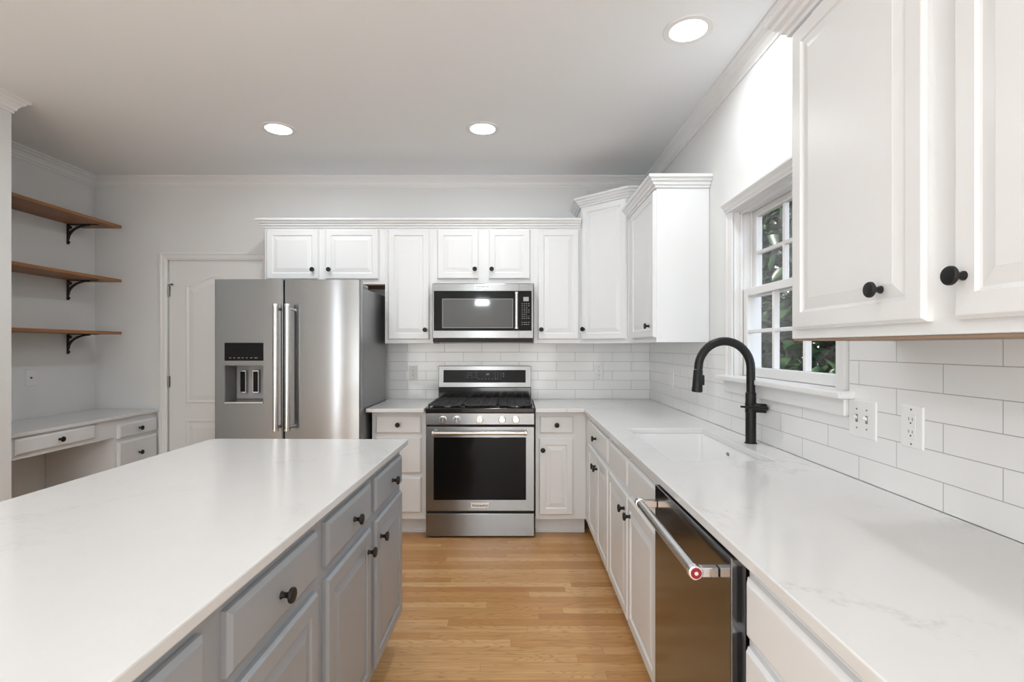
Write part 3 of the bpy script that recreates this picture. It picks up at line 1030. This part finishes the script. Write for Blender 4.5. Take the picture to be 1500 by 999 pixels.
MB().box(a0, a1, -0.006, 0.10, b0, b0 + 0.012, 0.003, 2).build('drip_tray', 'steelbar', cav)
for xx in (a0 + 0.040, a0 + 0.128):
    pd = MB().box(xx, xx + 0.046, dd - 0.040, dd - 0.030, b0 + 0.06, b1 - 0.035, 0.003).build('paddle', 'chrome', cav)
    MB().box(xx + 0.007, xx + 0.039, dd - 0.043, dd - 0.0401, b0 + 0.07, b1 - 0.045, 0.001).build('paddle_face', 'display', pd)
MB().box(W2 - 0.11, W2 - 0.004, 0.088, 0.22, FT + 0.0005, FT + 0.032, 0.012, 2).build('hinge_cover', 'plasticgrey', fr)
MB().box(-W2 + 0.004, -W2 + 0.11, 0.088, 0.22, FT + 0.0005, FT + 0.032, 0.012, 2).build('hinge_cover', 'plasticgrey', fr)

# ------------------------------------------------------------------ range
rc = -0.2475
RYF = 3.589
rg = empty('range', (rc, RYF, 0), 0, 'stainless steel gas range with black glass oven door between white cabinets', 'range')
H = 0.3805
MB().box(-H + 0.001, H - 0.001, 0.045, 0.598, 0.035, 0.890, 0.002).build('body', 'steelside', rg)
for sx in (-1, 1):
    for yy in (0.09, 0.55):
        MB().lathe([(0.018, 0), (0.018, 0.0345)], (sx * (H - 0.05), yy, 0), 'z', 12).build('foot', 'gap', rg)
MB().box(-H, H, 0.0, 0.0449, 0.012, 0.172, 0.004, 2).build('storage_drawer', 'steel', rg)
od = MB().box(-H, H, -0.004, 0.0449, 0.190, 0.781, 0.004, 2).build('oven_door', 'steel', rg)
MB().box(-0.325, 0.322, -0.0055, -0.0042, 0.269, 0.707, 0.0005).build('oven_window', 'blackglass', od)
MB().box(-H + 0.003, H - 0.003, 0.012, 0.0448, 0.1725, 0.1895).build('shadow_gap', 'gap', rg)  # dark strips painted as the shade in the slots around the oven door
MB().box(-H + 0.003, H - 0.003, 0.012, 0.0448, 0.7815, 0.796).build('shadow_gap', 'gap', rg)
h = MB().lathe([(0.0125, -0.320), (0.0125, 0.320)], (0.0, -0.058, 0.745), 'x', 20).build('handle', 'steelbar', od, True)
for sx in (-1, 1):
    e = MB().lathe([(0.0145, 0), (0.0155, 0.002), (0.0155, 0.016), (0.012, 0.018)], (sx * 0.318 - (0.009), -0.058, 0.745), 'x', 20)
    e.tube([(sx * 0.314, -0.050, 0.745), (sx * 0.314, -0.003, 0.745)], 0.0095, 14)
    e.build('handle_mount', 'chrome', h, True)
bd = MB().box(-0.0645, 0.0620, -0.0085, -0.0042, 0.212, 0.249, 0.001).build('badge', 'badge', od)
text('KitchenAid', 0.0235, 'ink', bd, (-0.001, -0.0088, 0.2305), (R(90), 0, 0), bold=0.0005)
cp = MB().box(-H, H, -0.010, 0.0449, 0.796, 0.876, 0.003, 2).build('control_panel', 'steel', rg)
for xx in (-0.258, -0.1615, -0.002, 0.155, 0.250):
    k = MB().lathe([(0.0265, 0), (0.0265, 0.004), (0.0235, 0.005), (0.0225, 0.024), (0.020, 0.0265)], (xx, -0.010, 0.833), '-y', 28).build('control_knob', 'chrome', cp, True)
    MB().box(xx - 0.0035, xx + 0.0035, -0.0395, -0.0365, 0.814, 0.852, 0.001).build('knob_grip', 'steelbar', k)
ct_ = MB()
ct_.box(-H - 0.002, H + 0.002, -0.012, 0.548, 0.8765, 0.912, 0.006, 3)
cto = ct_.build('cooktop', 'enamel', rg)
# continuous cast-iron grates
for sx in (-1, 0, 1):
    g = MB()
    gx0, gx1 = sx * 0.246 - 0.121, sx * 0.246 + 0.121
    gy0, gy1 = 0.018, 0.528
    zt = 0.938
    for yy in (gy0, (gy0 + gy1) / 2 - 0.005, gy1 - 0.010):
        g.box(gx0, gx1, yy, yy + 0.012, zt - 0.014, zt, 0.002)
    for xx in (gx0, gx1 - 0.012):
        g.box(xx, xx + 0.012, gy0, gy1, zt - 0.014, zt, 0.002)
    for k in range(1, 4):
        xx = gx0 + (gx1 - gx0) * k / 4
        g.box(xx - 0.004, xx + 0.004, gy0, gy1, zt - 0.012, zt, 0.002)
    for yy in (0.10, 0.145, 0.19, 0.36, 0.405, 0.45):
        g.box(gx0, gx1, yy - 0.004, yy + 0.004, zt - 0.012, zt, 0.002)
    for xx in (gx0, gx1 - 0.012):
        for yy in (gy0, gy1 - 0.012):
            g.box(xx, xx + 0.012, yy, yy + 0.012, 0.912, zt - 0.013)
    g.build('grate', 'castiron', cto)
for xx, yy, r in ((-0.246, 0.15, 0.042), (-0.246, 0.405, 0.036), (0.0, 0.275, 0.05), (0.246, 0.15, 0.046), (0.246, 0.405, 0.034)):
    b = MB().lathe([(r + 0.012, 0.9121), (r + 0.010, 0.917), (r * 0.8, 0.918), (r * 0.8, 0.922)], (xx, yy, 0), 'z', 24).build('burner', 'steelside', cto, True)
    MB().lathe([(r, 0.9221), (r, 0.926), (r - 0.006, 0.929)], (xx, yy, 0), 'z', 24).build('burner_cap', 'castiron', b, True)
HB = 0.374
bk = MB().box(-HB, HB, 0.552, 0.600, 0.8905, 1.014, 0.003).build('backguard', 'enamel', rg)
bp = MB()
bp.extr([(0.540, 1.0145), (0.600, 1.0145), (0.600, 1.186), (0.553, 1.186)], lambda p, t: ((-HB, HB)[t], p[0], p[1]))
bmesh.ops.recalc_face_normals(bp.bm, faces=bp.bm.faces[:])
bp._bevel(bp.bm.edges[:], 0.003, 2)
bpo = bp.build('backguard_panel', 'steel', bk)
tl = math.atan2(0.013, 0.1715)
pm = Matrix.Translation((0, 0.540, 1.0145)) @ Matrix.Rotation(-tl, 4, 'X')
MB().box(-0.334, 0.330, -0.0012, 0.004, 0.038, 0.139, 0.001).xf(pm).build('touch_display', 'display', bpo)
mk = MB()
random.seed(8)
for i in range(5):
    for j in range(3):
        if random.random() < 0.9:
            mk.box(-0.142 + i * 0.017, -0.142 + i * 0.017 + random.uniform(0.006, 0.013), -0.0017, -0.0012, 0.078 + j * 0.018, 0.082 + j * 0.018)
for i in range(6):
    mk.box(-0.055 + i * 0.028, -0.045 + i * 0.028, -0.0017, -0.0012, 0.066, 0.071)
for i in range(3):
    for j in range(4):
        mk.box(0.082 + i * 0.022, 0.087 + i * 0.022, -0.0017, -0.0012, 0.063 + j * 0.016, 0.068 + j * 0.016)
for j in range(2):
    mk.box(0.146, 0.156, -0.0017, -0.0012, 0.085 + j * 0.02, 0.094 + j * 0.02)
mk.box(0.012, 0.036, -0.0017, -0.0012, 0.099, 0.112)
mk.xf(pm).build('display_icons', 'dimmark', bpo)

# ------------------------------------------------------------------ microwave
mc = -0.243
MYF = 3.827
mw = empty('microwave', (mc, MYF, 1.375), 0, 'stainless over-the-range microwave under the short cabinet', 'microwave')
Z = lambda z: z - 1.375
HM = 0.378
MB().box(-HM, HM, 0.022, BY - MYF - 0.012, Z(1.380), Z(1.815), 0.003).build('body', 'steelside', mw)
MB().box(-HM + 0.004, HM - 0.004, 0.004, 0.0215, Z(1.376), Z(1.4035)).build('vent_grille', 'gap', mw)
md = MB().box(-HM, HM, 0.0, 0.0215, Z(1.404), Z(1.815), 0.004, 2).build('door', 'steel', mw)
MB().box(0.268, 0.2695, -0.0006, 0.004, Z(1.405), Z(1.814)).build('door_seam', 'gap', md)
gl_ = MB().box(-0.367, 0.364, -0.0028, -0.0002, Z(1.461), Z(1.759), 0.0008).build('glass_front', 'blackglass', md)
M['mwin'] = mat('tinted_mesh_window', (0.11, 0.11, 0.11), 0.05, 0.0, 0.3)
MB().box(-0.298, 0.220, -0.0034, -0.0029, Z(1.487), Z(1.695)).build('window', 'mwin', gl_)
fr_ = MB()
for a in ((-0.304, -0.298, 1.481, 1.701), (0.220, 0.226, 1.481, 1.701), (-0.298, 0.220, 1.481, 1.487), (-0.298, 0.220, 1.695, 1.701)):
    fr_.box(a[0], a[1], -0.0036, -0.0029, Z(a[2]), Z(a[3]))
fr_.build('window_border', 'plasticgrey', gl_)
h = MB().lathe([(0.0115, Z(1.490)), (0.0115, Z(1.730))], (0.250, -0.050, 0), 'z', 20).build('handle', 'steelbar', md, True)
for z, zc in ((1.730, 1.737), (1.473, 1.483)):
    e = MB().lathe([(0.0115, 0), (0.0138, 0.001), (0.0138, 0.015), (0.011, 0.017)], (0.250, -0.050, Z(z)), 'z', 20)
    e.tube([(0.250, -0.045, Z(zc)), (0.250, -0.002, Z(zc))], 0.0075, 12)
    e.build('handle_mount', 'chrome', h, True)
M['lcd'] = mat('grey_lcd', (0.42, 0.42, 0.42), 0.3)
MB().box(0.302, 0.342, -0.0036, -0.0029, Z(1.682), Z(1.713)).build('clock_display', 'lcd', gl_)
bt = MB()
random.seed(3)
for j in range(11):
    for i in range(4):
        if j == 8 or (i == 3 and j in (2, 5)):
            continue
        x0 = 0.290 + i * 0.016
        z0 = 1.660 - j * 0.0155
        bt.box(x0, x0 + random.uniform(0.006, 0.010), -0.0036, -0.0029, Z(z0), Z(z0 + 0.005))
bt.build('keypad', 'mark', gl_)
bd = MB().box(-0.059, 0.054, -0.0045, 0.0, Z(1.775), Z(1.806), 0.001).build('badge', 'badge', md)
text('KitchenAid', 0.0205, 'ink', bd, (-0.0025, -0.0048, Z(1.7905)), (R(90), 0, 0), bold=0.0004)

# ------------------------------------------------------------------ dishwasher
DW0, DW1, DWX = 1.702, 1.100, 0.464
dw = empty('dishwasher', (DWX, DW0, 0), R(-90), 'dark stainless dishwasher with bar handle under the right countertop', 'dishwasher')
WD = DW0 - DW1
MB().box(0.004, WD - 0.004, 0.050, 0.60, 0.10, 0.866, 0.002).build('body', 'steelside', dw)
MB().box(0.004, WD - 0.004, 0.10, 0.58, 0.0, 0.0995).build('toe_kick', 'gap', dw)
dd_ = MB().box(0.0, WD - 0.003, 0.0, 0.0495, 0.105, 0.884, 0.003, 2).build('door_panel', 'steeldark', dw)
HX0, HX1 = -0.012, WD - 0.082
h = MB().lathe([(0.0135, 0.0), (0.0135, 0.50)], (0.0, -0.053, 0.826), 'x', 24)
h.xf(Matrix.Translation((0.022, 0, 0)))
h = h.build('handle', 'steelbar', dd_, True)
for xx, xc in ((0.006, 0.018), (0.522, 0.526)):
    e = MB().lathe([(0.0140, 0.0), (0.0165, 0.001), (0.0165, 0.015), (0.0140, 0.016)], (xx, -0.053, 0.826), 'x', 24)
    e.box(xc - 0.011, xc + 0.011, -0.050, -0.0006, 0.815, 0.837, 0.002)
    e.build('handle_mount', 'chrome', h, True)
md_ = MB().lathe([(0.0125, 0.538), (0.0125, 0.5395)], (0, -0.053, 0.826), 'x', 24).build('medallion', 'red', h, True)
MB().lathe([(0.0045, 0.5396), (0.0045, 0.5402)], (0, -0.053, 0.826), 'x', 16).lathe([(0.0145, 0.5381), (0.0145, 0.5385)], (0, -0.053, 0.826), 'x', 24).build('medallion_dot', 'badge', md_, True)

# ------------------------------------------------------------------ desk in the alcove
DKX = -2.948    # frame plane
dk = empty('desk', (DKX, AY + 0.004, 0), R(90), 'built-in white desk with drawers in the left alcove under the shelves', 'desk')
LD = BY - AY - 0.008
dep = DKX - AX - 0.004
y2 = lambda Y: Y - AY - 0.004
kr = y2(3.765)
bdy = MB()
bdy.box(kr, LD, 0, dep, 0.10, 0.809, 0.001).box(kr, LD, 0.07, dep, 0, 0.10)
bdy.box(0, 0.02, 0, dep, 0, 0.809)
bdy.box(0.02, kr, 0, 0.02, 0.673, 0.809)
bdy.box(0.02, kr, 0.02, dep, 0.785, 0.809)
bdy.build('body', 'white', dk)
MB().box(0, LD, -0.026, dep, 0.8095, 0.831, 0.003, 2).build('desktop', 'quartz', dk)
drawer(dk, 'white', y2(3.004), y2(3.576), 0.700, 0.796)
drawer(dk, 'white', y2(3.788), y2(4.190), 0.659, 0.763)
drawer(dk, 'white', y2(3.788), y2(4.190), 0.412, 0.632)
drawer(dk, 'white', y2(3.788), y2(4.190), 0.13, 0.385)

# ------------------------------------------------------------------ shelves
for z, lab in ((2.299, 'highest of the three brown wooden shelves in the left alcove'), (1.868, 'middle of the three brown wooden shelves in the left alcove'), (1.451, 'lowest brown wooden shelf, just above the alcove desk')):
    s_ = empty('wall_shelf', (AX, AY, z), 0, lab, 'shelf', 'wooden shelves in the alcove')
    y0, y1 = 0.06, 4.10 - AY
    MB().box(0.001, 0.307, y0, y1, -0.011, 0.011, 0.0015).build('board', 'shelf', s_)
    for yb in (3.955 - AY, 0.22):
        b = MB()
        b.box(0.001, 0.006, yb - 0.011, yb + 0.011, -0.166, -0.0115, 0.001)       # wall leg
        b.box(0.001, 0.235, yb - 0.011, yb + 0.011, -0.0165, -0.0115, 0.001)     # top leg
        b.lathe([(0.010, 0.006), (0.014, 0.012), (0.014, 0.022), (0.010, 0.028)], (0.0, yb, -0.035), 'x', 14)
        n = 12
        arc = []
        for k in range(n + 1):
            a = R(90 * k / n)
            arc.append((0.006 + 0.165 * (1 - math.cos(a)), yb, -0.125 + 0.107 * math.sin(a)))
        prev = None
        for i, p in enumerate(arc):
            a = Vector(arc[min(i + 1, n)]) - Vector(arc[max(i - 1, 0)])
            a.normalize()
            nn = Vector((-a.z, 0, a.x)) * 0.006
            cur = [b.bm.verts.new(Vector(p) + nn + Vector((0, dy_, 0))) for dy_ in (-0.008, 0.008)] + [b.bm.verts.new(Vector(p) - nn + Vector((0, dy_, 0))) for dy_ in (0.008, -0.008)]
            if prev:
                for k in range(4):
                    b.bm.faces.new([prev[k], prev[(k + 1) % 4], cur[(k + 1) % 4], cur[k]])
            else:
                b.bm.faces.new(cur)
            prev = cur
        b.bm.faces.new(list(reversed(prev)))
        b.lathe([(0.009, 0.0), (0.009, 0.010), (0.006, 0.013)], (0.005, yb, -0.150), 'x', 12)
        bmesh.ops.recalc_face_normals(b.bm, faces=b.bm.faces[:])
        b.build('bracket', 'iron', s_)

# ------------------------------------------------------------------ outlets and switches (local frame: x right, -y out of wall)
def wall_plate(name, loc, rz, wd, ht, label, cat, kind, group=None):
    e = empty(name, loc, rz, label, cat, group)
    MB().rings(-wd / 2, wd / 2, -ht / 2, ht / 2, [(0, -0.0003), (0, -0.0025), (0.002, -0.0048), (0.004, -0.0055)]).build('cover_plate', 'plate', e)
    if kind == 'outlet':
        r = MB().box(-0.0165, 0.0165, -0.0070, -0.0052, -0.034, 0.034, 0.001).build('receptacle', 'plate', e)
        sl = MB()
        for zc in (0.0175, -0.0175):
            sl.box(-0.0075, -0.0055, -0.0074, -0.0071, zc, zc + 0.009).box(0.0050, 0.0070, -0.0074, -0.0071, zc, zc + 0.008)
            sl.lathe([(0.0026, 0.0071), (0.0026, 0.0074)], (0, 0, zc - 0.007), '-y', 12)
        sl.build('slots', 'slot', r)
        for zc in (0.048, -0.048):
            MB().lathe([(0.003, 0.0055), (0.003, 0.0064)], (0, 0, zc), '-y', 12).build('screw', 'plasticgrey', e)
    elif kind == 'switch':
        for xx in (-0.023, 0.023):
            MB().box(xx - 0.0055, xx + 0.0055, -0.0066, -0.0054, -0.0125, 0.0125, 0.0005).build('switch_slot', 'plasticgrey', e)
            tg = MB().box(-0.0042, 0.0042, -0.012, 0.004, -0.0045, 0.0045, 0.0012, 2)
            tg.xf(Matrix.Translation((xx, -0.0075, 0.003)) @ Matrix.Rotation(R(-28), 4, 'X'))
            tg.build('toggle', 'plate', e)
            for zc in (0.030, -0.030):
                MB().lathe([(0.003, 0.0055), (0.003, 0.0064)], (xx, 0, zc), '-y', 12).build('screw', 'plasticgrey', e)
    elif kind == 'jack':
        MB().lathe([(0.0065, 0.0055), (0.0065, 0.008), (0.0045, 0.008), (0.0045, 0.012)], (0, 0, 0), '-y', 14).build('coax_jack', 'slot', e, True)
    elif kind == 'blank':
        for zc in (0.021, -0.021):
            MB().lathe([(0.003, 0.0055), (0.003, 0.0064)], (0, 0, zc), '-y', 12).build('screw', 'plate', e)
    return e
wall_plate('wall_outlet', (-0.838, BY - 0.009, 1.127), 0, 0.072, 0.118, 'white outlet on the back tiles left of the range', 'outlet', 'outlet')
wall_plate('wall_outlet', (0.686, BY - 0.009, 1.127), 0, 0.072, 0.118, 'white outlet on the back tiles right of the range', 'outlet', 'outlet')
wall_plate('wall_outlet', (TB, 1.420, 1.119), R(-90), 0.082, 0.118, 'white outlet nearest the camera on the right wall tiles', 'outlet', 'outlet')
wall_plate('light_switch', (TB, 1.623, 1.112), R(-90), 0.128, 0.120, 'white double light switch on the right wall tiles beside the window', 'switch', 'switch')
wall_plate('cover_plate', (TB, 3.602, 1.115), R(-90), 0.075, 0.118, 'white wall plate on the right tiles beyond the faucet', 'wall plate', 'blank')
wall_plate('wall_jack', (AX, 3.652, 1.120), R(90), 0.078, 0.120, 'white plate with small dark jack on the alcove wall above the desk', 'wall jack', 'jack')

# ------------------------------------------------------------------ recessed ceiling lights
def downlight(x, y, label, power=DOWNLIGHT_W):
    e = empty('recessed_light', (x, y, CEIL), 0, label, 'ceiling light', 'recessed ceiling lights')
    MB().lathe([(0.108, 0.0), (0.108, -0.003), (0.104, -0.006), (0.080, -0.0050), (0.078, -0.001)], n=40).build('trim_ring', 'trim', e, True)
    MB().lathe([(0.078, -0.0042), (0.060, -0.0062), (0.03, -0.0075)], n=40).build('lens', 'lamp', e, True)
    d = area('downlight_glow', (x, y, CEIL - 0.012), (0, 0, 0), 0.12, 0.12, power, (0.93, 0.975, 1.0), 'DISK', 170)
    return e
downlight(0.76, 2.252, 'recessed ceiling light nearest the camera, above the sink')
downlight(-1.515, 3.275, 'recessed ceiling light above the refrigerator')
downlight(-0.209, 3.27, 'recessed ceiling light in front of the range')
for x, y in ((-1.515, 1.2), (-0.209, 0.55), (0.76, -0.1), (-1.5, -0.8), (-2.25, 1.75)):  # unseen lamps; the last one was added to brighten the alcove
    downlight(x, y, 'unseen recessed ceiling light outside the view', 1.6)

# pendant behind the photographer, seen only as a reflection in the microwave
pn = empty('pendant_lamp', (-0.636, -2.1, CEIL), 0, 'small pendant lamp with three bulbs behind the camera', 'lamp')
MB().lathe([(0.06, 0.0), (0.06, -0.02), (0.01, -0.03), (0.006, -0.03), (0.006, -0.57)], n=20).build('stem', 'black', pn, True)
for k in range(3):
    a = R(90 + 120 * k)
    ax_, ay_ = 0.09 * math.cos(a), 0.09 * math.sin(a)
    arm = MB().tube([(0, 0, -0.56), (ax_ * 0.6, ay_ * 0.6, -0.60), (ax_, ay_, -0.58)], 0.006, 10).build('arm', 'black', pn, True)
    MB().lathe([(0.010, -0.582), (0.028, -0.56), (0.030, -0.53), (0.012, -0.505)], (ax_, ay_, 0), 'z', 16).build('bulb', 'bulb', arm, True)

# ------------------------------------------------------------------ garden outside the sink window
struct('ground', MB().box(RX + T + 0.01, 14, -2, 18, -0.5, -0.3), 'soil')
def tree(x, y, h, rad, n, m, label, seed, z0=0.2):
    random.seed(seed)
    e = empty('evergreen_tree', (x, y, -0.3), 0, label, 'tree', 'trees outside the window')
    tk = MB().tube([(0, 0, 0), (0.03, 0.02, h * 0.35), (-0.02, 0.03, h * 0.7), (0.0, 0.0, h * 0.95)], [0.09, 0.075, 0.05, 0.015], 10)
    for k in range(14):
        zz = 0.4 + (h - 0.9) * k / 14
        a = k * 2.4
        tk.tube([(0, 0, zz), (0.4 * rad * math.cos(a), 0.4 * rad * math.sin(a), zz + 0.12), (0.85 * rad * math.cos(a), 0.85 * rad * math.sin(a), zz + 0.30)], [0.028, 0.018, 0.006], 6)
    tk.build('trunk', 'bark', e, True)
    fb = bmesh.new()
    for i in range(n):
        u = random.random()
        zz = z0 + (h - z0) * random.random()
        rr = rad * math.sqrt(random.random()) * (1.0 - 0.55 * max(0, (zz / h - 0.55) / 0.45))
        a = random.uniform(0, 2 * math.pi)
        L_ = random.uniform(0.09, 0.17)
        W_ = L_ * random.uniform(0.20, 0.27)
        mtx = Matrix.Translation((rr * math.cos(a), rr * math.sin(a), zz)) @ Matrix.Rotation(a + random.uniform(-1.2, 1.2), 4, 'Z') @ Matrix.Rotation(random.uniform(-0.6, 1.2), 4, 'Y') @ Matrix.Rotation(random.uniform(-0.8, 0.8), 4, 'X')
        pts_ = [(0, 0, 0), (L_ * .3, -W_ * .85, .004), (L_ * .65, -W_ * .8, 0), (L_, 0, -L_ * .12), (L_ * .65, W_ * .8, 0), (L_ * .3, W_ * .85, .004)]
        mid = [(L_ * .3, 0, -.008), (L_ * .65, 0, -.012)]
        v = [fb.verts.new(mtx @ Vector(p)) for p in pts_]
        c_ = [fb.verts.new(mtx @ Vector(p)) for p in mid]
        fb.faces.new([v[0], v[1], c_[0]]); fb.faces.new([v[1], v[2], c_[1], c_[0]]); fb.faces.new([v[2], v[3], c_[1]])
        fb.faces.new([v[3], v[4], c_[1]]); fb.faces.new([v[4], v[5], c_[0], c_[1]]); fb.faces.new([v[5], v[0], c_[0]])
    mb = MB(); mb.bm.free(); mb.bm = fb
    o = mb.build('foliage', m, e, True, 80)
    o['kind'] = 'stuff'
tree(2.30, 3.75, 3.6, 0.78, 6500, 'leaf', 'large glossy dark green tree close outside the sink window', 1)
tree(2.35, 5.75, 3.8, 0.92, 6500, 'leaf2', 'brownish green tree behind the left panes of the sink window', 2)
tree(4.15, 4.85, 4.6, 0.98, 7500, 'leaf', 'taller dark tree further back outside the sink window', 3)
